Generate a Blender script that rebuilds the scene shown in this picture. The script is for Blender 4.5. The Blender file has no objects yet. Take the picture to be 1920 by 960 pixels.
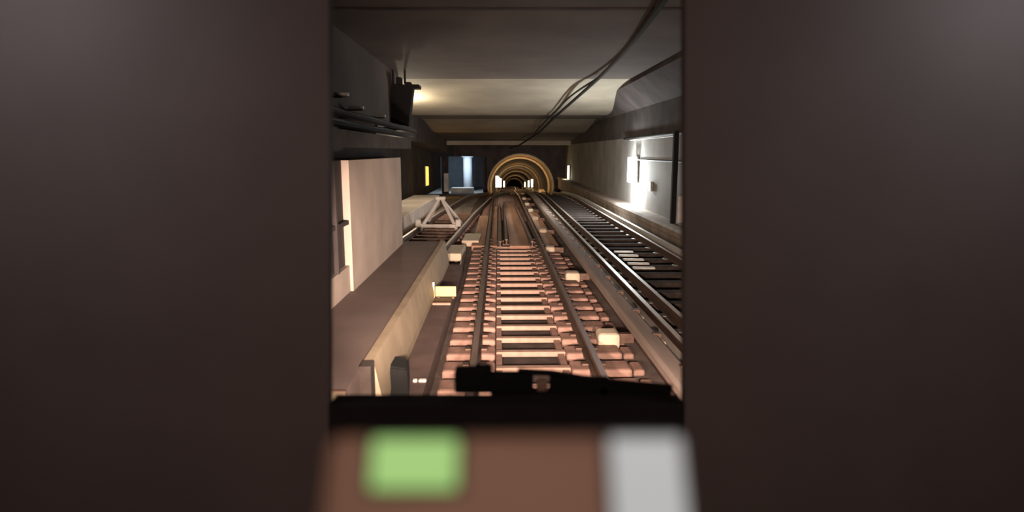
import bpy, bmesh, math, random
from mathutils import Vector, Matrix
R = random.Random(7)
C = bpy.context.scene.collection
S = bpy.context.scene

# ------------------------------------------------------------------ camera, world, lights
H = 2.39                                    # eye height above the rail heads
cam_d = bpy.data.cameras.new('camera'); cam = bpy.data.objects.new('camera', cam_d); C.objects.link(cam)
cam.location = (0, 0, H)
cam.rotation_euler = (math.radians(90 - 9.23), 0, 0)
cam_d.sensor_width = 36; cam_d.lens = 22.5
cam_d.clip_start = .05; cam_d.clip_end = 600
cam_d.dof.use_dof = True; cam_d.dof.focus_distance = 16; cam_d.dof.aperture_fstop = 1.2
S.camera = cam
S.view_settings.view_transform = 'Standard'
S.view_settings.look = 'None'
S.view_settings.gamma = 1
S.view_settings.use_curve_mapping = False
S.view_settings.exposure = 0.0
w = bpy.data.worlds.new('world'); S.world = w; w.use_nodes = True
w.node_tree.nodes['Background'].inputs[0].default_value = (.55, .42, .38, 1)
w.node_tree.nodes['Background'].inputs[1].default_value = .012

def light(name, kind, loc, energy, col, target=None, size=.1, size_y=None, spot=None, blend=.5, radius=None):
    d = bpy.data.lights.new(name, kind); d.energy = energy; d.color = col
    if kind == 'AREA':
        d.size = size
        if size_y: d.shape = 'RECTANGLE'; d.size_y = size_y
    else:
        d.shadow_soft_size = radius if radius else size
    if spot: d.spot_size = math.radians(spot); d.spot_blend = blend
    o = bpy.data.objects.new(name, d); C.objects.link(o); o.location = loc
    if target is not None:
        o.rotation_euler = (Vector(target) - Vector(loc)).to_track_quat('-Z', 'Y').to_euler()
    return o
WARM = (1.0, .74, .60)
# the train's own headlights, low on its nose below the windscreen
light('headlight_left', 'SPOT', (-.55, 2.6, 1.15), 1350, WARM, (-.5, 20, -.6), radius=.08, spot=72, blend=1)
light('headlight_right', 'SPOT', (.95, 2.6, 1.15), 1900, WARM, (2.4, 20, -.6), radius=.08, spot=72, blend=1)
light('far_fill_spot', 'SPOT', (.2, 2.6, 1.3), 3600, WARM, (.4, 30, .2), radius=.08, spot=34, blend=1)  # extra spot added to brighten the far track
light('siding_fill_spot', 'SPOT', (-.5, 2.6, 1.3), 3600, WARM, (-2.6, 22, .3), radius=.08, spot=36, blend=1)  # extra spot added to brighten the siding and buffer stop
# unseen fill lights added to brighten the cab walls (behind and above the picture)
light('cab_fill_left', 'AREA', (-1.42, 1.45, 3.08), 2.5, (.95, .95, 1.0), (-1.5, 1.9, 1.8), size=.3)
light('cab_fill_right', 'AREA', (1.5, 1.5, 3.08), 2.5, (.86, .94, 1.0), (1.6, 1.95, 1.8), size=.3)
light('cab_fill_rear', 'AREA', (0, -.35, 3.08), 17.5, (1.0, .68, .56), (0, .25, 2.2), size=1.6, size_y=.7)

# ------------------------------------------------------------------ helpers
def mat(name, col, rough=.8, metal=0, var=.25, scale=3.0, bump=.15, bscale=40, emit=None, estr=0, streak=False, col2=None):
    m = bpy.data.materials.new(name); m.use_nodes = True
    nt = m.node_tree; b = nt.nodes['Principled BSDF']
    b.inputs['Roughness'].default_value = rough; b.inputs['Metallic'].default_value = metal
    tc = nt.nodes.new('ShaderNodeTexCoord'); mp = nt.nodes.new('ShaderNodeMapping')
    nt.links.new(tc.outputs['Object'], mp.inputs[0])
    if streak: mp.inputs['Scale'].default_value = (1, .12, 1)
    n = nt.nodes.new('ShaderNodeTexNoise'); n.inputs['Scale'].default_value = scale; n.inputs['Detail'].default_value = 7
    nt.links.new(mp.outputs[0], n.inputs['Vector'])
    cr = nt.nodes.new('ShaderNodeValToRGB')
    c2 = col2 if col2 else tuple(c * (1 - var) for c in col)
    cr.color_ramp.elements[0].position = .34; cr.color_ramp.elements[0].color = (*c2, 1)
    cr.color_ramp.elements[1].position = .66; cr.color_ramp.elements[1].color = (*[min(1, c * (1 + var * .4)) for c in col], 1)
    nt.links.new(n.outputs['Fac'], cr.inputs[0]); nt.links.new(cr.outputs[0], b.inputs['Base Color'])
    if bump:
        n2 = nt.nodes.new('ShaderNodeTexNoise'); n2.inputs['Scale'].default_value = bscale; n2.inputs['Detail'].default_value = 4
        nt.links.new(tc.outputs['Object'], n2.inputs['Vector'])
        bp = nt.nodes.new('ShaderNodeBump'); bp.inputs['Strength'].default_value = bump; bp.inputs['Distance'].default_value = .02
        nt.links.new(n2.outputs['Fac'], bp.inputs['Height']); nt.links.new(bp.outputs[0], b.inputs['Normal'])
    if emit:
        b.inputs['Emission Color'].default_value = (*emit, 1); b.inputs['Emission Strength'].default_value = estr
    return m

M = dict(
    bed=mat('bed_concrete', (.21, .155, .135), .9, var=.35, scale=2.2, bump=.3),
    pit=mat('drain_dirt', (.075, .055, .048), .95, var=.4, scale=5),
    sleeper=mat('sleeper_concrete', (.40, .24, .19), .85, var=.28, scale=6),
    tie=mat('tie_bar', (.48, .31, .24), .7, var=.2, scale=8),
    pit2=mat('shoulder_concrete', (.15, .10, .088), .9, var=.25, scale=2.5),
    bed_r=mat('right_bed', (.07, .06, .055), .9, var=.4, scale=3),
    steel=mat('rail_steel_side', (.17, .105, .08), .55, .6, var=.3, scale=9, bump=.05, streak=True),
    shine=mat('rail_head_steel', (.85, .78, .72), .42, .55, var=.1, scale=9, bump=0, streak=True),
    worn=mat('worn_rail_head', (.26, .19, .165), .45, .5, var=.2, scale=9, bump=0, streak=True),
    lid=mat('pale_lid', (.62, .54, .47), .7, var=.3, scale=3, streak=True),
    walk=mat('walkway_concrete', (.22, .165, .15), .85, var=.15, scale=1.3),
    cream=mat('kerb_paint_lit_walk', (.50, .40, .28), .75, var=.18, scale=2.5),
    wall=mat('wall_plaster', (.72, .60, .52), .85, var=.22, scale=.9, bump=.12, bscale=14),
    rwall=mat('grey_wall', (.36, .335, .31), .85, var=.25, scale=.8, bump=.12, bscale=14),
    ledge=mat('brown_ledge', (.42, .33, .27), .8, var=.3, scale=1.4),
    ceil=mat('ceiling_concrete', (.145, .115, .10), .9, var=.28, scale=.5, bump=.2, bscale=8),
    beam=mat('lit_beam_plaster', (.44, .385, .30), .85, var=.2, scale=.6, bump=.1),  # paler than the ceiling: the lit band is painted into this tone
    dark=mat('soot_and_shade', (.085, .068, .066), .95, var=.4, scale=1.2),  # soot on the walls; also paints shade into the left recess and gap
    black=mat('black_paint', (.006, .006, .006), .9, var=.2, scale=9, bump=0),
    tunnel=mat('tunnel_lining', (.16, .10, .055), .85, var=.35, scale=1.5),
    ring=mat('tunnel_ring_lit', (.85, .72, .50), .7, var=.2, scale=2),  # pale tone paints the lamps' bright bands onto the rings
    trough=mat('trough_cover', (.44, .345, .30), .8, var=.35, scale=2.5, streak=True),
    block=mat('pale_block', (.80, .66, .50), .7, var=.12, scale=7),
    white=mat('white_paint', (.78, .74, .68), .5, var=.1, scale=8, bump=.04),
    galv=mat('galvanised', (.42, .42, .40), .45, .7, var=.25, scale=8, bump=.05),
    cable=mat('cable_rubber', (.02, .017, .016), .6, var=.2, scale=9, bump=0),
    rust=mat('rusty_deck', (.62, .36, .25), .85, var=.35, scale=2.2, streak=True),
    yellow=mat('yellow_enamel_glow', (.95, .72, .22), .5, var=.06, scale=9, bump=0, emit=(1.0, .70, .28), estr=.35),  # enamel is no lamp; emission paints in its brightness
    cabwall=mat('cab_grp', (.20, .16, .15), .75, var=.08, scale=3, bump=.05, bscale=90),
    cabdark=mat('cab_sill_black', (.018, .014, .014), .7, var=.2, scale=6, bump=.05),
    desk=mat('desk_brown', (.22, .14, .10), .6, var=.1, scale=9, bump=.05, bscale=120),
    bezel=mat('bezel_black', (.03, .028, .027), .5, var=.1, scale=9, bump=0),
    lamp=mat('lamp_tube', (.9, .9, .9), .4, var=0, bump=0, emit=(.93, 1.0, 1.0), estr=14),
    lampw=mat('lamp_warm', (.9, .9, .8), .4, var=0, bump=0, emit=(1.0, .93, .70), estr=3.2),
    lampy=mat('lamp_yellow', (.9, .6, .1), .4, var=0, bump=0, emit=(1.0, .55, .06), estr=2.2),
    green=mat('green_lens', (.03, .08, .02), .4, var=0, bump=0, emit=(.29, .53, .16), estr=1.0),
    screen=mat('white_screen', (.06, .06, .06), .4, var=0, bump=0, emit=(.40, .42, .42), estr=1.0),
    blue=mat('bluish_panel', (.10, .13, .17), .7, var=.2, scale=1.5),
    bluelight=mat('cool_column', (.62, .68, .74), .7, var=.1, scale=1.5),
)
def glassmat():
    m = bpy.data.materials.new('windscreen_glass'); m.use_nodes = True; nt = m.node_tree
    for n in list(nt.nodes): nt.nodes.remove(n)
    o = nt.nodes.new('ShaderNodeOutputMaterial'); t = nt.nodes.new('ShaderNodeBsdfTransparent')
    g = nt.nodes.new('ShaderNodeBsdfGlossy'); g.inputs['Roughness'].default_value = .12
    x = nt.nodes.new('ShaderNodeMixShader'); x.inputs[0].default_value = .002
    t.inputs[0].default_value = (.97, .97, .96, 1)
    nt.links.new(t.outputs[0], x.inputs[1]); nt.links.new(g.outputs[0], x.inputs[2]); nt.links.new(x.outputs[0], o.inputs[0])
    return m
M['glass'] = glassmat()

def Xc(Y):                                   # track centre line: straight, then easing to the right
    a = .43 - .022 * Y
    if Y > 28: a += .0004 * min(Y - 28, 55) ** 2 + max(0, Y - 83) * .022
    return a
def Zc(Y):                                   # flat, then falling at one in twenty
    if Y < 32: return 0
    if Y < 42: return -.0025 * (Y - 32) ** 2
    return -.25 - .05 * (Y - 42)

def box(bm, lo, hi, bev=0):
    g = bmesh.ops.create_cube(bm, size=1)
    for v in g['verts']:
        v.co = Vector(((lo[i] + hi[i]) / 2 + v.co[i] * (hi[i] - lo[i]) for i in range(3)))
    if bev:
        es = list({e for v in g['verts'] for e in v.link_edges})
        bmesh.ops.bevel(bm, geom=es, offset=bev, segments=2, affect='EDGES', profile=.5)
def sweep(bm, prof, ys, closed=True, fu=None, px=True, pz=True, caps=True):
    rings = []
    for Y in ys:
        du = fu(Y) if fu else 0
        rings.append([bm.verts.new(((Xc(Y) if px else 0) + u + du, Y, (Zc(Y) if pz else 0) + z)) for u, z in prof])
    n = len(prof)
    for a, b in zip(rings, rings[1:]):
        for i in range(n if closed else n - 1):
            bm.faces.new((a[i], a[(i + 1) % n], b[(i + 1) % n], b[i]))
    if closed and caps:
        bm.faces.new(rings[0][::-1]); bm.faces.new(rings[-1])
def rect(u0, u1, z0, z1): return [(u0, z0), (u1, z0), (u1, z1), (u0, z1)]
def yr(a, b, st=2.0):
    n = max(1, round((b - a) / st)); return [a + (b - a) * i / n for i in range(n + 1)]
def tube(bm, pts, r, seg=8):
    pts = [Vector(p) for p in pts]; rings = []
    for i, p in enumerate(pts):
        d = (pts[min(i + 1, len(pts) - 1)] - pts[max(i - 1, 0)]).normalized()
        a = d.cross(Vector((0, 0, 1)) if abs(d.z) < .9 else Vector((1, 0, 0))).normalized(); b = d.cross(a)
        rings.append([bm.verts.new(p + (a * math.cos(t) + b * math.sin(t)) * r) for t in [2 * math.pi * k / seg for k in range(seg)]])
    for a, b in zip(rings, rings[1:]):
        for i in range(seg): bm.faces.new((a[i], a[(i + 1) % seg], b[(i + 1) % seg], b[i]))
    bm.faces.new(rings[0][::-1]); bm.faces.new(rings[-1])
def obj(name, bm, m, parent=None, smooth=False):
    bmesh.ops.recalc_face_normals(bm, faces=bm.faces)
    me = bpy.data.meshes.new(name); bm.to_mesh(me); bm.free(); me.materials.append(m)
    if smooth:
        for p in me.polygons: p.use_smooth = True
    o = bpy.data.objects.new(name, me); C.objects.link(o)
    if parent: o.parent = parent
    return o
def mk(name, m, parent, fn, *a, **k):
    bm = bmesh.new(); fn(bm, *a, **k); return obj(name, bm, m, parent)
def boxes(name, m, parent, lst, bev=0):
    bm = bmesh.new()
    for lo, hi in lst: box(bm, lo, hi, bev)
    return obj(name, bm, m, parent)
def tag(o, label, cat, group=None):
    o['label'] = label; o['category'] = cat
    if group: o['group'] = group
    return o
def thing(name, label, cat, loc=(0, 0, 0), rz=0, group=None):
    o = bpy.data.objects.new(name, None); C.objects.link(o); o.location = loc; o.rotation_euler = (0, 0, rz)
    o.empty_display_size = .1
    return tag(o, label, cat, group)
def struct(o): o['kind'] = 'structure'; return o
def dup(root, loc, rz=0, label=None, group=None):
    r = root.copy(); C.objects.link(r); r.location = loc; r.rotation_euler = (0, 0, rz)
    if label: r['label'] = label
    if group: r['group'] = group
    for ch in list(root.children):
        c = ch.copy(); C.objects.link(c); c.parent = r
        for g in ch.children:
            d = g.copy(); C.objects.link(d); d.parent = c
    return r
def bend(Y): return math.atan2(-(Xc(Y + .5) - Xc(Y - .5)), 1)

# ------------------------------------------------------------------ tunnel chamber shell
Y0, YP = -6, 55.0
# track bed under the near track, with a sunken middle drain
bm = bmesh.new()
sweep(bm, [(-1.62, -.6), (1.9, -.6), (1.9, -.26), (.44, -.26), (.44, -.26), (-.46, -.26), (-1.62, -.26)], yr(3, 300, 1.5))
struct(obj('floor', bm, M['bed']))
struct(mk('floor_right', M['bed_r'], None, sweep, rect(1.9, 4.45, -.6, -.30), yr(3, YP, 2)))
struct(mk('floor_left', M['trough'], None, sweep, rect(-5.6, -1.62, -.6, -.24), yr(13.2, YP + 12, 2)))
# walkway on the left with cream painted kerb face, stopping at the siding
o = mk('floor_walkway', M['walk'], None, sweep, rect(-4.4, -1.66, -.6, .50), yr(4.9, 13.6, 2)); struct(o)
o = mk('trim_walkway_kerb', M['cream'], None, sweep, [(-1.66, -.6), (-1.48, -.6), (-1.49, .10), (-1.57, .515), (-1.66, .515)], yr(5.6, 13.6, 1.5)); struct(o)
o = mk('floor_walkway_near', M['cream'], None, sweep, rect(-4.4, -1.66, -.6, .49), yr(1.5, 4.88, 2)); struct(o)  # pale tone paints light onto the near walkway
struct(mk('trim_kerb_end', M['pit'], None, sweep, rect(-1.66, -1.56, -.6, .52), yr(5.42, 5.6, 1)))
struct(mk('floor_shoulder', M['pit2'], None, sweep, rect(-1.5, -1.19, -.6, .0), yr(3.2, 13.5, 1.5)))
# left near wall: pier with window-like recess
z0, z1 = .50, 2.28
def seg(name, u0, u1, za, zb, ya, yb, m='wall'): return struct(mk(name, M[m], None, sweep, rect(u0, u1, za, zb), yr(ya, yb, 2)))
seg('wall_left_pier', -4.3, -2.42, z0, z1, 8.62, 13.25)
seg('wall_left_sill', -4.3, -2.46, z0, .86, 7.25, 8.62)
seg('wall_left_near', -4.3, -2.44, z0, z1, 3.0, 7.25)
seg('wall_left_recess', -4.3, -2.52, .86, z1, 7.25, 8.62, 'dark')  # shallow panel, coloured dark in place of a deep shaded opening
seg('wall_left_lintel', -4.3, -2.30, 2.46, 2.66, 3.0, 14.0, 'bed_r')
seg('wall_left_gap', -4.3, -2.70, z1, 2.46, 3.0, 13.2, 'dark')  # shadow gap, its shade put into the dark colour
# jamb frame of the recess
struct(boxes('window_1', M['dark'], None, [((Xc(8) - 2.50, 7.95, .86), (Xc(8) - 2.44, 8.02, z1)), ((Xc(8) - 2.52, 7.25, 1.42), (Xc(8) - 2.46, 8.75, 1.48))], .006))
# upper left haunch, and back wall
seg('wall_left_haunch', -4.7, -3.65, 3.25, 5.4, 1, 21.5, 'ceil')
struct(mk('wall_left', M['dark'], None, sweep, rect(-5.9, -5.6, -.6, 5.2), yr(1, YP, 3), pz=False))
seg('wall_left_upper', -5.6, -4.45, 2.9, 4.9, 21.5, YP, 'dark')
# ceiling: flat, then two downstand beams stepping lower
def cslab(name, ya, yb, za, zb, x0=-5.9, x1=6.4, m='ceil', th=.4):
    bm = bmesh.new()
    vs = [bm.verts.new(c) for c in [(x0, ya, za), (x1, ya, za), (x1, yb, zb), (x0, yb, zb), (x0, ya, za + th), (x1, ya, za + th), (x1, yb, zb + th), (x0, yb, zb + th)]]
    for f in [(0, 1, 2, 3), (4, 5, 6, 7), (0, 1, 5, 4), (1, 2, 6, 5), (2, 3, 7, 6), (3, 0, 4, 7)]: bm.faces.new([vs[i] for i in f])
    return struct(obj(name, bm, M[m]))
def cslope(name, ya, yb, za, zb, m):
    bm = bmesh.new(); n = 16; prev = None
    for i in range(n + 1):
        t = i / n; z = za + (zb - za) * (t * t * (3 - 2 * t)); Y = ya + (yb - ya) * t
        row = [bm.verts.new(c) for c in ((-5.9, Y, z), (6.4, Y, z), (6.4, Y, za + .5), (-5.9, Y, za + .5))]
        if prev:
            for k in range(4): bm.faces.new((prev[k], prev[(k + 1) % 4], row[(k + 1) % 4], row[k]))
        prev = row
    return struct(obj(name, bm, M[m], smooth=False))
cslab('ceiling', 1, 22.5, 4.85, 4.85)
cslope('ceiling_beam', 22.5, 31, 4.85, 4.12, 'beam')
cslab('ceiling_middle', 31, 34.5, 4.12, 4.12)
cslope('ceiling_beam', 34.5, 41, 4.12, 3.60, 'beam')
cslab('ceiling_far', 41, 49, 3.60, 3.22)
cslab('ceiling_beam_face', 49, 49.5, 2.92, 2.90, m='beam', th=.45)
cslab('ceiling_portal', 49.5, 55.5, 3.15, 2.9)
struct(boxes('ceiling_joint', M['dark'], None, [((-3.6, 11.6, 4.835), (6, 11.75, 4.852))]))
# right side: ledge, wall, haunch
struct(mk('floor_ledge', M['ledge'], None, sweep, [(4.40, -.6), (5.0, -.6), (5.0, .33), (4.40, .33), (4.34, .27), (4.34, .12), (4.40, .08)], yr(1, YP, 2), pz=False))
struct(mk('trim_ledge_foot', M['bed_r'], None, sweep, rect(4.18, 4.40, -.6, -.16), yr(3, YP, 2)))
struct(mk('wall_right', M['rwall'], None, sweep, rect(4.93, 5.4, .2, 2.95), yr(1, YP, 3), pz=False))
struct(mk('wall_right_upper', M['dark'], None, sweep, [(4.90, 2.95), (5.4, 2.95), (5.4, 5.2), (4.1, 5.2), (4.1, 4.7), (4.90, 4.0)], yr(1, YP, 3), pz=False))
# portal headwall with round tunnel mouth and square left opening
TX, TZ, TR = .75, -.59, 2.86
def headwall():
    bm = bmesh.new(); N = 40
    arc = [(TX + TR * math.cos(math.pi * (1.0 + .16) - (math.pi * 1.32) * k / N), TZ + TR * math.sin(math.pi * (1.16) - (math.pi * 1.32) * k / N)) for k in range(N + 1)]
    # arc from lower-left over the top to lower-right
    x0, x1, zt, zb = -2.25, 5.6, 3.6, TZ + TR * math.sin(-.16 * math.pi)
    def out(x, z):                                     # project point radially to the wall's rectangle
        dx, dz = x - TX, z - TZ
        k = min([(v) for v in [((x1 - TX) / dx) if dx > 1e-6 else 1e9, ((x0 - TX) / dx) if dx < -1e-6 else 1e9, ((zt - TZ) / dz) if dz > 1e-6 else 1e9, ((-2.2 - TZ) / dz) if dz < -1e-6 else 1e9] if v > 0])
        return TX + dx * k, TZ + dz * k
    A = [[bm.verts.new((x, y, z)) for x, z in arc] for y in (55.0, 55.6)]
    B = [[bm.verts.new((out(x, z)[0], y, out(x, z)[1])) for x, z in arc] for y in (55.0, 55.6)]
    for i in range(N):
        bm.faces.new((A[0][i], A[0][i + 1], B[0][i + 1], B[0][i])); bm.faces.new((A[1][i], A[1][i + 1], B[1][i + 1], B[1][i]))
        bm.faces.new((A[0][i], A[0][i + 1], A[1][i + 1], A[1][i]))
    return bm
struct(obj('wall_far', headwall(), M['dark']))
struct(boxes('wall_far_corner', M['dark'], None, [((2.6, 55.05, 2.2), (5.6, 55.5, 3.6)), ((-2.3, 55.05, 2.3), (-1.2, 55.5, 3.6))]))
struct(boxes('wall_far_left', M['dark'], None, [((-6, 55, 2.02), (-2.25, 55.5, 3.6)), ((-6, 55, -1.4), (-5.45, 55.5, 2.02)), ((-2.45, 55, -1.4), (-2.2, 55.5, 2.02))]))
# side chamber behind the square opening, cool light inside
struct(boxes('wall_side_chamber', M['blue'], None, [((-7.5, 66, -2.2), (-2.3, 66.3, 3)), ((-7.6, 55.5, -2.2), (-7.4, 66, 3)), ((-2.5, 55.5, -2.2), (-2.3, 66, 3)), ((-7.6, 55.5, 2.3), (-2.3, 66.3, 2.6))]))
struct(boxes('floor_side_chamber', M['rwall'], None, [((-7.6, 55.5, -1.6), (-2.5, 66.3, -1.25))]))
col = thing('concrete_column', 'pale round-faced column standing inside the cool lit side opening beside the tunnel mouth', 'column', (-4.15, 60.5, -1.25))
bm = bmesh.new(); bmesh.ops.create_cone(bm, segments=24, radius1=.42, radius2=.42, depth=3.5, cap_ends=True, matrix=Matrix.Translation((0, 0, 1.75))); obj('shaft', bm, M['bluelight'], col, True)
bm = bmesh.new(); bmesh.ops.create_cone(bm, segments=24, radius1=.42, radius2=.95, depth=.45, cap_ends=True, matrix=Matrix.Translation((0, 0, 3.3))); obj('capital', bm, M['bluelight'], col, True)
light('side_chamber_light', 'AREA', (-4.6, 57.0, 2.1), 320, (.72, .86, 1.0), (-4.1, 60.5, .2), size=1.2)
box_ = tag(boxes('equipment_crate', M['white'], None, [((-5.35, 56.3, -1.25), (-3.4, 57.6, -.72))], .03), 'low pale bench-like block at the foot of the side opening left of the tunnel', 'crate')

# round tunnel
bm = bmesh.new(); N = 36
def circ(r, a0=-.22, a1=1.22, n=N): return [(TX + r * math.cos(math.pi * (a0 + (a1 - a0) * k / n)), r * math.sin(math.pi * (a0 + (a1 - a0) * k / n))) for k in range(n + 1)]
def tunz(Y): return TZ - .0535 * (Y - 55)
prev = None
for Y in yr(55.2, 340, 5):
    ring = [bm.verts.new((x, Y, z + tunz(Y))) for x, z in circ(TR)]
    if prev:
        for i in range(N): bm.faces.new((prev[i], prev[i + 1], ring[i + 1], ring[i]))
    prev = ring
bm.faces.new(prev)
struct(obj('wall_tunnel', bm, M['tunnel']))
struct(mk('floor_tunnel', M['bed_r'], None, lambda bm: [box(bm, (-1.9, y, tunz(y) - 2.2), (3.4, y + 5.2, tunz(y + 2.5) - .62)) for y in range(56, 320, 5)]))
def ringmesh(Y, r0, r1, d):
    bm = bmesh.new(); a = [[bm.verts.new((x, yy, z + tunz(Y))) for x, z in circ(r)] for r, yy in ((r1, Y), (r0, Y), (r0, Y + d), (r1, Y + d))]
    for j in range(3):
        for i in range(N): bm.faces.new((a[j][i], a[j][i + 1], a[j + 1][i + 1], a[j + 1][i]))
    return bm
ringY = [55.05, 61.5, 84, 116, 160, 240]
for Y in ringY: struct(obj('trim_tunnel_ring', ringmesh(Y, TR - (.10 if Y < 60 else .15), TR + .1, .9 if Y > 60 else .5), M['ring']))
# tunnel side benches
struct(mk('trim_tunnel_bench', M['ring'], None, lambda bm: [box(bm, (2.55, y, tunz(y) - .9), (2.95, y + 4.0, tunz(y + 2) - .30)) for y in range(56, 200, 4)]))
# tunnel lamps
def tlamp(x, Y, zz, w_, h_, label, m='lampw'):
    t = thing('tunnel_lamp', label, 'lamp', (x, Y, zz))
    s = 1 if x < TX else -1
    boxes('housing', M['bezel'], t, [((-s * .16 - .06, -.5, -h_ / 2 - .05), (-s * .16 + .06, .5, h_ / 2 + .05))], .02)
    boxes('diffuser', M[m], t, [((-w_ / 2, -.45, -h_ / 2), (w_ / 2, .45, h_ / 2))], .03)
    return t
tl = [(-1.62, 63, 'first'), (-1.66, 71, 'second'), (-1.62, 82, 'third'), (3.02, 92, 'first'), (3.05, 112, 'second'), (-1.6, 118, 'fourth'), (3.05, 145, 'third')]
for x, Y, n in tl:
    x += .12 if x < 0 else -.12
    side = 'left' if x < 0 else 'right'
    tlamp(x, Y, tunz(Y) + .55, .32, 1.1, f'{n} glowing white wall lamp into the round tunnel on its {side} side')
for Y, e in ((58.5, 230), (80, 120), (98, 150), (116, 120), (160, 200), (220, 200)):
    light('tunnel_light', 'POINT', (TX, Y, tunz(Y) + 1.2), e, (1.0, .62, .27), radius=.2)

# ------------------------------------------------------------------ rails
def rail_prof(u): return [(u - .07, -.165), (u + .07, -.165), (u + .07, -.145), (u + .012, -.125), (u + .012, -.045), (u + .037, -.03), (u + .037, -.004), (u - .037, -.004), (u - .037, -.03), (u - .012, -.045), (u - .012, -.125), (u - .07, -.145)]
def rail(u, ya, yb, label, name='rail', fu=None, group=None, step=1.5, hm='shine'):
    o = mk(name, M['steel'], None, sweep, rail_prof(u), yr(ya, yb, step), fu=fu)
    mk('head', M[hm], o, sweep, rect(u - .034, u + .034, -.006, .002), yr(ya, yb, step), fu=fu)['label'] = 'worn shiny running surface'
    return tag(o, label, 'rail', group)
rail(-.7175, 3.4, 200, 'left running rail of the central track leading to the round tunnel', hm='worn')
rail(.7175, 3.4, 200, 'right running rail of the central track leading to the round tunnel', hm='worn')
rail(2.28, 6, 54, 'bright inner rail of the right-hand track beyond the conductor rail')
rail(3.72, 6, 54, 'outer rail of the right-hand track below the wall ledge')
rail(1.93, 6.5, 54, 'thin bright guide rail between central track and right-hand track', name='guide_rail')
def smooth(t): t = max(0, min(1, t)); return t * t * (3 - 2 * t)
def lerp(Y, pts):
    for (a, va), (b, vb) in zip(pts, pts[1:]):
        if Y <= b: return va + (vb - va) * (Y - a) / (b - a)
    return pts[-1][1]
uA = lambda Y: lerp(Y, [(13.5, -1.93), (17, -1.76), (21, -1.58), (25.5, -1.37), (30, -1.08), (36, -.70), (42, -.2), (48, .45)])
rail(0, 13.6, 47, 'siding rail nearest the central track, running under the white buffer stop', name='siding_rail', fu=uA)
rail(0, 13.6, 46, 'outer left siding rail running under the white buffer stop', name='siding_rail', fu=lambda Y: uA(Y) - 1.42)
rail(-.37, 17.2, 30, 'left of two dark guard rails in the middle of the central track', name='guard_rail', hm='worn')
rail(-.20, 17.6, 31, 'right of two dark guard rails in the middle of the central track', name='guard_rail', hm='worn', fu=lambda Y: (Y - 17) * .004)
rail(.50, 17.2, 30, 'single guard rail against the inside of the right running rail', name='guard_rail', hm='worn', fu=lambda Y: -(Y - 17) * .012)
# brown boarded deck in the points area
struct(mk('floor_deck', M['rust'], None, sweep, rect(-1.15, -.80, -.30, -.12), yr(17.2, 25.5, 1)))
struct(mk('floor_deck_middle', M['rust'], None, sweep, rect(-.11, .43, -.30, -.125), yr(17.2, 33, 1)))
struct(mk('floor_deck_inner', M['rust'], None, sweep, rect(-.63, -.46, -.30, -.125), yr(17.2, 30, 1)))
struct(mk('floor_deck_right', M['rust'], None, sweep, rect(.86, 1.22, -.30, -.13), yr(17.2, 27, 1)))

# ------------------------------------------------------------------ sleepers
def sleeper():
    t = thing('sleeper', 'pink-grey concrete sleeper with thin tie bar under the central track', 'sleeper', (0, 0, 0), 0, 'sleepers under the central track')
    boxes('block', M['sleeper'], t, [((-1.10, -.185, -.30), (-.47, .185, -.150))], .035)
    boxes('block', M['sleeper'], t, [((.44, -.185, -.30), (1.16, .185, -.150))], .035)
    boxes('tie_bar', M['tie'], t, [((-.46, -.055, -.235), (.44, .055, -.165))], .012)
    for u in (-.7175, .7175):
        for s in (-1, 1): boxes('clip', M['steel'], t, [((u + s * .105 - .045, -.06, -.155), (u + s * .105 + .045, .06, -.115))], .012)
    return t
s0 = sleeper(); first = True
Y = 4.3; k = 0
while Y < 52:
    if not (19.0 < Y < 24.5):
        loc = (Xc(Y), Y, Zc(Y)); 
        if first: s0.location = loc; s0.rotation_euler[2] = bend(Y); first = False
        else: dup(s0, loc, bend(Y))
    Y += .622
ss = None; Y = 14.3
while Y < 27:
    if ss is None:
        ss = thing('sleeper', 'worn brown sleeper under the siding with the white buffer stop', 'sleeper', (Xc(Y) + uA(Y), Y, 0), bend(Y), 'sleepers under the siding')
        boxes('beam', M['sleeper'], ss, [((-1.72, -.12, -.30), (.10, .12, -.17))], .02)
        boxes('tie_plate', M['steel'], ss, [((-1.55, -.09, -.18), (-1.30, .09, -.155)), ((-.13, -.09, -.18), (.09, .09, -.155))], .004)
    else: dup(ss, (Xc(Y) + uA(Y), Y, 0), bend(Y))
    Y += .78
# ladder side strips of the middle drain
struct(mk('trim_drain_left', M['sleeper'], None, sweep, rect(-.46, -.385, -.27, -.19), yr(3.5, 17.1, 1)))
struct(mk('trim_drain_right', M['sleeper'], None, sweep, rect(.34, .42, -.27, -.19), yr(3.5, 17.1, 1)))
struct(mk('floor_drain', M['pit'], None, sweep, rect(-.385, .34, -.30, -.252), yr(3.5, 17.1, 1)))
def sleeper2():
    t = thing('sleeper', 'dark timber sleeper with pale plates under the right-hand track', 'sleeper', (0, 0, 0), 0, 'sleepers under the right-hand track')
    boxes('beam', M['pit'], t, [((2.02, -.12, -.34), (3.98, .12, -.165))], .02)
    for u in (2.28, 3.72): boxes('plate', M['galv'], t, [((u - .17, -.09, -.18), (u + .17, .09, -.15))], .006)
    return t
s1 = sleeper2(); first = True; Y = 8.0
while Y < 45:
    loc = (Xc(Y), Y, Zc(Y))
    if first: s1.location = loc; s1.rotation_euler[2] = bend(Y); first = False
    else: dup(s1, loc, bend(Y))
    Y += .9
# white bars that paint the light on the right-hand sleepers
for i, Y in enumerate((14.0, 14.55, 15.1, 15.7, 16.3)):
    o = boxes('lit_sleeper_bar', M['white'], None, [((Xc(Y) + 2.55, Y - .07, -.175), (Xc(Y) + 3.05, Y + .07, -.13))], .012)
    tag(o, 'short white bar imitating light on a right-hand sleeper beside the inner rail', 'bar', 'painted light on the right-hand sleepers')

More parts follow.
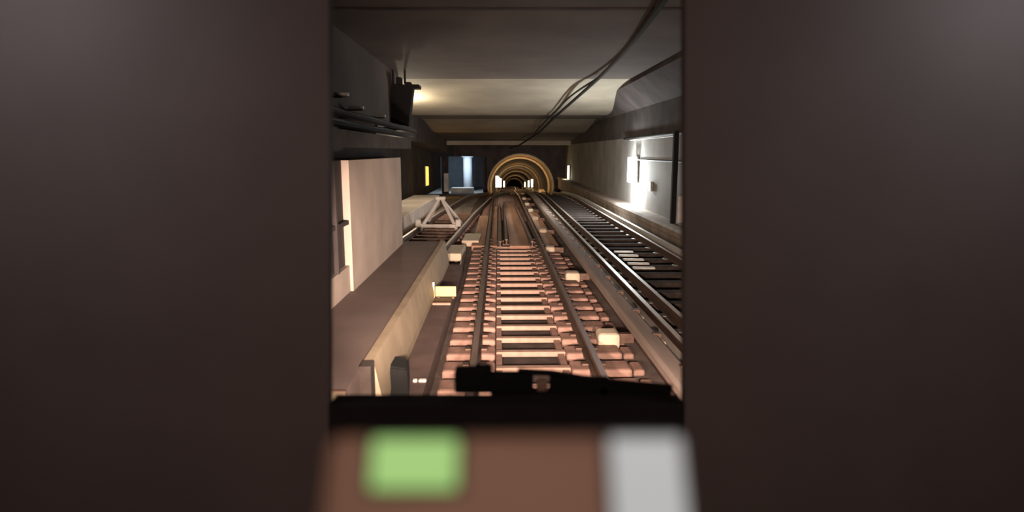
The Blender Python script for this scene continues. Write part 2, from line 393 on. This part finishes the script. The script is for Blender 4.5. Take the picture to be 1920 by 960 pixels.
# ------------------------------------------------------------------ conductor rail and troughs
o = mk('conductor_rail', M['trough'], None, sweep, [(1.36, -.02), (1.62, -.02), (1.62, .06), (1.58, .09), (1.40, .09), (1.36, .06)], yr(4.4, 54, 1.5)); tag(o, 'wide brown conductor rail under its protective cover right of the central track', 'rail')
mk('steel_bar', M['steel'], o, sweep, rect(1.44, 1.54, -.16, -.02), yr(4.4, 54, 1.5))
o = mk('cable_trough', M['trough'], None, sweep, rect(1.66, 1.84, -.28, -.10), yr(4.4, 54, 1.5)); tag(o, 'long low cable trough between conductor rail and thin bright guide rail', 'trough')
mk('lid', M['lid'], o, sweep, rect(1.65, 1.85, -.10, -.075), yr(4.4, 54, 1.5))
lbl = ['nearest pale block beside the right running rail', 'second pale block out along the right running rail', 'third pale block out along the right running rail', 'fourth pale block out along the right running rail, level with the points', 'fifth pale block out along the right running rail', 'sixth pale block out along the right running rail', 'seventh pale block out along the right running rail', 'farthest small pale block beside the right running rail']
for (Y, u, s), l in zip([(8.5, 1.07, 1), (12.9, 1.09, 1), (16.5, .92, .85), (20.3, 1.0, .8), (24.1, .97, .8), (27.6, .98, .8), (31, .98, .8), (35, .98, .8)], lbl):
    t = thing('insulator_block', l, 'block', (Xc(Y) + u, Y, Zc(Y)), 0, 'pale blocks beside the right running rail')
    boxes('block', M['block'], t, [((-.15 * s, -.17, -.26), (.15 * s, .17, -.03))], .05)
    boxes('bracket', M['steel'], t, [((.13 * s, -.05, -.20), (.36, .05, -.06))], .01)
ob = None
for i in range(18):
    Y = 5.0 + i * .622
    loc = (Xc(Y), Y, 0)
    if ob is None:
        ob = thing('support_block', 'small pinkish concrete block between the sleeper ends and the conductor rail', 'block', loc, bend(Y), 'support blocks by the conductor rail')
        boxes('block', M['sleeper'], ob, [((1.19, -.17, -.28), (1.33, .17, -.19))], .03)
    else: dup(ob, loc, bend(Y))
# bracket feet along conductor rail
k0 = None
for i in range(26):
    Y = 5.4 + i * 1.25
    if k0 is None:
        k0 = thing('rail_chair', 'small pale scalloped support along the edge of the conductor rail cover', 'bracket', (Xc(Y), Y, Zc(Y)), 0, 'supports of the conductor rail')
        boxes('foot', M['block'], k0, [((1.60, -.13, -.28), (1.70, .13, .02))], .03)
        boxes('clamp', M['steel'], k0, [((1.54, -.04, .02), (1.66, .04, .105))], .012)
    else: dup(k0, (Xc(Y), Y, Zc(Y)), bend(Y))

# ------------------------------------------------------------------ left things
# buffer stop
t = thing('buffer_stop', 'white triangular steel buffer stop frame across the left siding', 'buffer stop', (Xc(20.6) - 2.36, 20.6, -.16))
def bar(name, a, b, r=.05, m='white'): 
    bm = bmesh.new(); tube(bm, [a, b], r, 6); return obj(name, bm, M[m], t)
bar('leg', (-.60, 0, .05), (-.04, .75, 1.02), .055); bar('leg', (.60, 0, .05), (.04, .75, 1.02), .055)
bar('brace', (-.60, 2.0, .05), (-.04, .8, 1.0)); bar('brace', (.60, 2.0, .05), (.04, .8, 1.0))
boxes('crossbar', M['white'], t, [((-.56, -.06, .13), (.56, .02, .24))], .01)
boxes('buffer_head', M['white'], t, [((-.73, -.13, .17), (-.56, .07, .40))], .03)
boxes('buffer_head', M['white'], t, [((.56, -.13, .17), (.73, .07, .40))], .03)
boxes('top_plate', M['white'], t, [((-.16, .66, .98), (.16, .86, 1.08))], .02)
# plinths
o = boxes('concrete_plinth', M['wall'], None, [((-4.75, 19.5, -.24), (-3.5, 31, .34))], .04); tag(o, 'long pale grey concrete plinth left of the white buffer stop', 'plinth')
o = boxes('trough_lid', M['block'], None, [((-1.42, 17.8, -.24), (-.93, 19.4, -.06))], .03); tag(o, 'pale concrete slab lying between siding rail and left running rail', 'slab')
o = boxes('trough_lid', M['block'], None, [((-1.62, 15.2, -.24), (-1.22, 16.7, -.02))], .03); tag(o, 'pale slab just beyond the end of the left walkway kerb', 'slab')
o = mk('cable_duct', M['steel'], None, lambda bm: tube(bm, [(-1.30, 17.6, -.19), (-1.21, 15.8, -.19), (-1.15, 13.9, -.19)], .045)); tag(o, 'short dark pipe on the bed beyond the yellow marker plate', 'pipe')
# yellow marker
t = thing('marker_plate', 'small yellow marker plate with painted-in glow beside the left running rail', 'marker', (-1.10, 10.4, .0))
boxes('plate', M['yellow'], t, [((-.17, -.015, .02), (.17, .015, .19))], .006)
boxes('foot', M['steel'], t, [((-.14, -.02, -.02), (-.10, .03, .03)), ((.10, -.02, -.02), (.14, .03, .03))], 0)
o = boxes('marker_post', M['white'], None, [((-1.315, 10.35, .0), (-1.28, 10.39, .27))], .008); tag(o, 'thin white post against the kerb left of the yellow marker plate', 'post')
o = boxes('crossing_strip', M['tie'], None, [((-1.26, 9.85, .0), (-.97, 9.93, .035))], .01); tag(o, 'thin pale strip across the bed below the yellow marker plate', 'strip')
# track-side dark box near the windscreen
t = thing('trackside_box', 'dark wedge-shaped trackside box at the foot of the cream kerb', 'box', (-1.17, 6.25, .0), .15)
bm = bmesh.new(); vs = [(-.16, -.35, 0), (.16, -.35, 0), (.16, .35, 0), (-.16, .35, 0), (-.10, -.1, .30), (.13, -.1, .26), (.13, .3, .26), (-.10, .3, .30)]
v = [bm.verts.new(c) for c in vs]
for f in [(0, 1, 2, 3), (4, 5, 6, 7), (0, 1, 5, 4), (1, 2, 6, 5), (2, 3, 7, 6), (3, 0, 4, 7)]: bm.faces.new([v[i] for i in f])
bmesh.ops.bevel(bm, geom=list(bm.edges), offset=.02, segments=2, affect='EDGES'); obj('housing', bm, M['black'], t); t.scale = (.75, .9, .9)
boxes('hinge_strip', M['galv'], t, [((-.19, -.32, .0), (-.165, .30, .05))], .004)
for i, x in enumerate((-1.02, -.96, -.925)):
    Yb = 6.45; o = boxes('ballast_stone', M['white'], None, [((x - .025, Yb - .03, -.004), (x + .025, Yb + .03, .03))], .014)
    tag(o, 'tiny white stone on the bed beside the dark wedge box', 'stone', 'white stones by the wedge box')
o = boxes('expansion_joint', M['steel'], None, [((-4.0, 4.88, .44), (-1.33, 4.90, .505))]); struct(o)
# black hanging signal under the ceiling
t = thing('signal_box', 'black signal housing hanging from the ceiling at upper left with flared hood', 'signal', (-3.28, 20, 3.05))
bm = bmesh.new(); v = [bm.verts.new(c) for c in [(-.62, -.2, 0), (.12, -.2, 0), (.12, .25, 0), (-.62, .25, 0), (-.32, -.2, 1.38), (.30, -.2, 1.32), (.30, .25, 1.32), (-.32, .25, 1.38)]]
for f in [(0, 1, 2, 3), (4, 5, 6, 7), (0, 1, 5, 4), (1, 2, 6, 5), (2, 3, 7, 6), (3, 0, 4, 7)]: bm.faces.new([v[i] for i in f])
bmesh.ops.bevel(bm, geom=list(bm.edges), offset=.03, segments=2, affect='EDGES'); obj('housing', bm, M['black'], t)
boxes('hood', M['black'], t, [((.12, -.28, 1.22), (.50, .2, 1.34)), ((-.20, -.24, 1.34), (-.05, .1, 1.56)), ((.05, -.2, 1.3), (.24, .1, 1.42))], .03)
boxes('hanger', M['black'], t, [((.0, .0, 1.38), (.06, .06, 1.80)), ((-.36, .0, .4), (-.30, .06, 1.80))], .008)
# cable trays in the left recess
def tray(name, u, z, ya, yb, label):
    o = mk(name, M['dark'], None, sweep, rect(u - .22, u + .02, z, z + .05), yr(ya, yb, 2)); tag(o, label, 'cable tray')
    for q in range(3):
        bm = bmesh.new(); tube(bm, [(Xc(Y) + u - .17 + q * .07, Y, z + .075 + .012 * math.sin(Y * 1.3 + q)) for Y in yr(ya, yb, .8)], .028, 6); obj('cable', bm, M['cable'], o)
tray('cable_tray', -3.05, 3.02, 3, 21, 'upper cable tray above the left wall pier')
tray('cable_tray', -2.85, 2.80, 3, 19, 'lower cable tray just above the left wall lintel')
bps = [(10.2, -2.86, 3.28, 'first'), (11.6, -2.92, 3.17, 'second'), (14.4, -3.02, 3.18, 'third'), (18.5, -3.30, 3.12, 'last')]
for Y, u, z, n in bps:
    o = boxes('cable_bracket', M['pit'], None, [((Xc(Y) - 3.95, Y - .03, z - .06), (Xc(Y) + u + .10, Y + .03, z - .03)), ((Xc(Y) - 3.90, Y - .03, z - .06), (Xc(Y) - 3.84, Y + .03, 3.26))], 0)
    boxes('plate', M['galv'], o, [((Xc(Y) + u - .14, Y - .05, z - .03), (Xc(Y) + u + .12, Y + .05, z + .02))], .006)
    tag(o, f'{n} dull metal cable bracket above the left wall pier, counted away from the windscreen', 'bracket')
# yellow lamp on the left far wall and little white cabinet near portal
def walllamp(name, loc, sx, w_, h_, m, label, energy, colr, off=.35, dep=.12):
    t = thing(name, label, 'lamp', loc)
    boxes('backplate', M['galv'], t, [((-sx * .0 - .03, -w_ / 2 - .04, -h_ / 2 - .05), (.03, w_ / 2 + .04, h_ / 2 + .05))], .01)
    boxes('tube', M[m], t, [((min(0, -sx * dep), -w_ / 2, -h_ / 2), (max(0, -sx * dep), w_ / 2, h_ / 2))], .02)
    light('wall_light', 'POINT', (loc[0] - sx * off, loc[1], loc[2]), energy, colr, radius=.10)
    return t
walllamp('wall_lamp', (-5.33, 40, .92), -1, .6, 1.15, 'lampy', 'glowing yellow lamp on the dark left wall beyond the buffer stop', 14, (1.0, .55, .12))
o = boxes('relay_cabinet', M['white'], None, [((-5.35, 50.5, -.7), (-5.0, 51.2, .75))], .03); tag(o, 'narrow white cabinet against the left wall beside the cool lit opening', 'cabinet')
walllamp('wall_lamp', (-4.50, 26.0, 3.90), -1, .7, .10, 'lampw', 'ceiling-height strip lamp on the left haunch behind the black hanging signal', 700, (1.0, .86, .64), .10)
# ------------------------------------------------------------------ right things
xw = lambda Y: Xc(Y) + 4.93
walllamp('wall_lamp', (xw(24.7) - .06, 24.7, 1.72), 1, .42, .95, 'lamp', 'brilliant white lamp on the right wall above the ledge', 360, (.90, .97, 1.0), .55, .30)
light('wall_light', 'POINT', (xw(24.7) - .42, 24.7, .95), 240, (.93, .98, 1.0), radius=.15)
walllamp('wall_lamp', (xw(49.5) - .06, 49.5, .55), 1, .6, 1.6, 'lampw', 'tall pale yellow lamp on the right wall close to the tunnel mouth', 22, (1.0, .93, .62), .3)
o = boxes('wall_post', M['black'], None, [((xw(18.7) - .32, 18.55, .33), (xw(18.7) - .18, 18.72, 2.98))], .01); tag(o, 'tall dark post standing on the right ledge in front of the lit wall', 'post')
bm = bmesh.new(); tube(bm, [(xw(Y) - .10, Y, 2.93) for Y in yr(18.3, 27, 1)], .05); o = obj('wall_conduit', bm, M['cable']); tag(o, 'dark conduit running along the right wall from the top of the post', 'pipe')
bm = bmesh.new(); tube(bm, [(xw(Y) - .08, Y, 2.11) for Y in yr(15.5, 24.4, 1)], .035); o = obj('wall_pipe', bm, M['cable']); tag(o, 'thin dark pipe at lamp height on the right wall behind the post', 'pipe')
bm = bmesh.new(); tube(bm, [(xw(Y) - .07, Y, 2.86) for Y in yr(18.9, 26, 1)], .02); o = obj('wall_wire', bm, M['white']); tag(o, 'thin pale wire under the dark conduit on the right wall', 'wire')
o = boxes('switch_box', M['galv'], None, [((xw(22.3) - .10, 22.15, 1.05), (xw(22.3), 22.4, 1.38))], .01); tag(o, 'small grey box on the right wall right of the white lamp', 'box')
o = boxes('sign_plate', M['white'], None, [((xw(18) - .16, 17.95, 1.38), (xw(18) + .02, 18.0, 1.78))], .006); tag(o, 'small white plate on the right wall beyond the dark post', 'sign')
o = boxes('wall_panel', M['white'], None, [((xw(18.2) - .24, 18.2, .40), (xw(18.2) - .04, 18.28, 1.15))], .01); tag(o, 'pale upright panel on the right ledge below the small white plate', 'panel')
o = mk('track_edging', M['white'], None, sweep, rect(3.93, 4.02, -.20, .06), yr(10, 46, 1.5)); tag(o, 'white edging strip between the right-hand track and the ledge', 'edging')
# overhead cables
def crv(pts, n=6):
    out = []
    P = [Vector(p) for p in pts]
    for i in range(len(P) - 1):
        a, b, c, d = P[max(i - 1, 0)], P[i], P[i + 1], P[min(i + 2, len(P) - 1)]
        for k in range(n):
            s = k / n; out.append(.5 * ((2 * b) + (c - a) * s + (2 * a - 5 * b + 4 * c - d) * s * s + (3 * b - a - 3 * c + d) * s ** 3))
    return out + [P[-1]]
cp = [(1.9, 5, 4.70), (2.33, 10.3, 4.69), (2.72, 16, 4.79), (2.70, 21, 4.66), (2.43, 25, 4.40), (2.04, 29.6, 4.04), (1.98, 31, 3.98), (1.61, 39.7, 3.53), (1.5, 41, 3.48), (.5, 48.9, 2.85), (.35, 49.8, 2.82), (-.2, 54.8, 2.7)]
bm = bmesh.new(); tube(bm, crv(cp), .055); o = obj('overhead_cable', bm, M['black']); tag(o, 'thick black cable hanging along the ceiling from upper right to the tunnel', 'cable')
cp2 = [(2.75, 21, 4.72), (2.25, 25, 4.50), (1.80, 29.6, 4.05), (1.75, 31, 4.0), (1.40, 39.7, 3.53)]
bm = bmesh.new(); tube(bm, crv(cp2), .035); o = obj('overhead_cable', bm, M['black']); tag(o, 'thinner second cable beside the thick black one in the far half of the ceiling', 'cable')

# ------------------------------------------------------------------ the driver's cab
YW = 2.0
xl = lambda z: -.546 - .0457 * (2.84 - z)            # the opening widens slightly towards its sill
xr = lambda z: .515 + .0425 * (2.84 - z)
def prism(bm, quad, y0, y1):
    f = [bm.verts.new((x, y0, z)) for x, z in quad]; g = [bm.verts.new((x, y1, z)) for x, z in quad]
    bm.faces.new(f); bm.faces.new(g[::-1])
    for i in range(4): bm.faces.new((f[i], g[i], g[(i + 1) % 4], f[(i + 1) % 4]))
bm = bmesh.new()
prism(bm, [(-1.75, 1.05), (xl(1.05), 1.05), (xl(3.15), 3.15), (-1.75, 3.15)], YW, YW + .05)
prism(bm, [(xr(1.05), 1.05), (1.75, 1.05), (1.75, 3.15), (xr(3.15), 3.15)], YW, YW + .05)
prism(bm, [(xl(2.93), 2.93), (xr(2.93), 2.93), (xr(3.15), 3.15), (xl(3.15), 3.15)], YW, YW + .05)
struct(obj('wall_front', bm, M['cabwall']))
bm = bmesh.new(); prism(bm, [(xl(1.05), 1.05), (xr(1.05), 1.05), (xr(1.565), 1.565), (xl(1.565), 1.565)], YW, YW + .10); struct(obj('wall_front_sill', bm, M['cabdark']))
struct(boxes('wall_cab_left', M['cabwall'], None, [((-1.85, -1.5, 1.0), (-1.75, YW + .1, 3.15))]))
struct(boxes('wall_cab_right', M['cabwall'], None, [((1.75, -1.5, 1.0), (1.85, YW + .1, 3.15))]))
struct(boxes('wall_cab_rear', M['cabwall'], None, [((-1.85, -1.6, 1.0), (1.85, -1.5, 3.15))]))
struct(boxes('ceiling_cab', M['cabwall'], None, [((-1.85, -1.6, 3.12), (1.85, YW + .1, 3.2))]))
struct(boxes('floor_cab', M['cabdark'], None, [((-1.85, -1.6, .98), (1.85, YW + .1, 1.05))]))
bm = bmesh.new(); prism(bm, [(xl(1.565), 1.565), (xr(1.565), 1.565), (xr(2.93), 2.93), (xl(2.93), 2.93)], YW + .02, YW + .03); struct(obj('window_2', bm, M['glass']))
# wiper on the outside of the windscreen
t = thing('windscreen_wiper', 'black windscreen wiper lying along the bottom edge of the cab window', 'wiper', (0, YW + .13, 1.56))
boxes('motor_cover', M['black'], t, [((-.20, -.015, .0), (-.075, .05, .085)), ((-.09, -.015, .0), (.075, .05, .066)), ((-.13, -.01, .07), (-.07, .04, .096))], .010)
bm = bmesh.new(); tube(bm, [(.02, .01, .075), (.14, .01, .068), (.30, .01, .04), (.56, .01, .015)], .012, 6); obj('arm', bm, M['black'], t)
boxes('blade', M['black'], t, [((.13, .0, -.03), (.34, .03, .052)), ((.30, .0, -.03), (.56, .03, .022)), ((-.075, .0, -.03), (.14, .03, .012))], .006)
boxes('pivot', M['rust'], t, [((.085, -.01, .005), (.125, .03, .045))], .01)
# console: a small desk unit whose face tilts up towards the driver
K = .60
t = thing('control_console', 'brown driver console with a lit green button, below the cab window', 'console', (0, .60 * K, H - .27 * K))
t.rotation_euler = (math.radians(59.2), 0, 0)
q = lambda lo, hi: (tuple(c * K for c in lo), tuple(c * K for c in hi))
boxes('body', M['desk'], t, [q((-.186, -.30, -.16), (.176, -.006, -.006))], .008)
boxes('stand', M['bezel'], t, [q((-.10, -.62, -.40), (.10, -.26, -.12))], .008)
g = boxes('push_button', M['bezel'], t, [q((-.141, -.061, -.008), (-.048, -.008, .002))], .002)
boxes('lens', M['green'], g, [q((-.136, -.058, .0), (-.053, -.011, .006))], .002)['label'] = 'lit green lens'
d = boxes('display', M['bezel'], t, [q((.090, -.16, -.008), (.172, -.006, .002))], .002)
boxes('screen', M['screen'], d, [q((.096, -.155, .0), (.165, -.010, .005))], .002)['label'] = 'glowing pale grey screen'
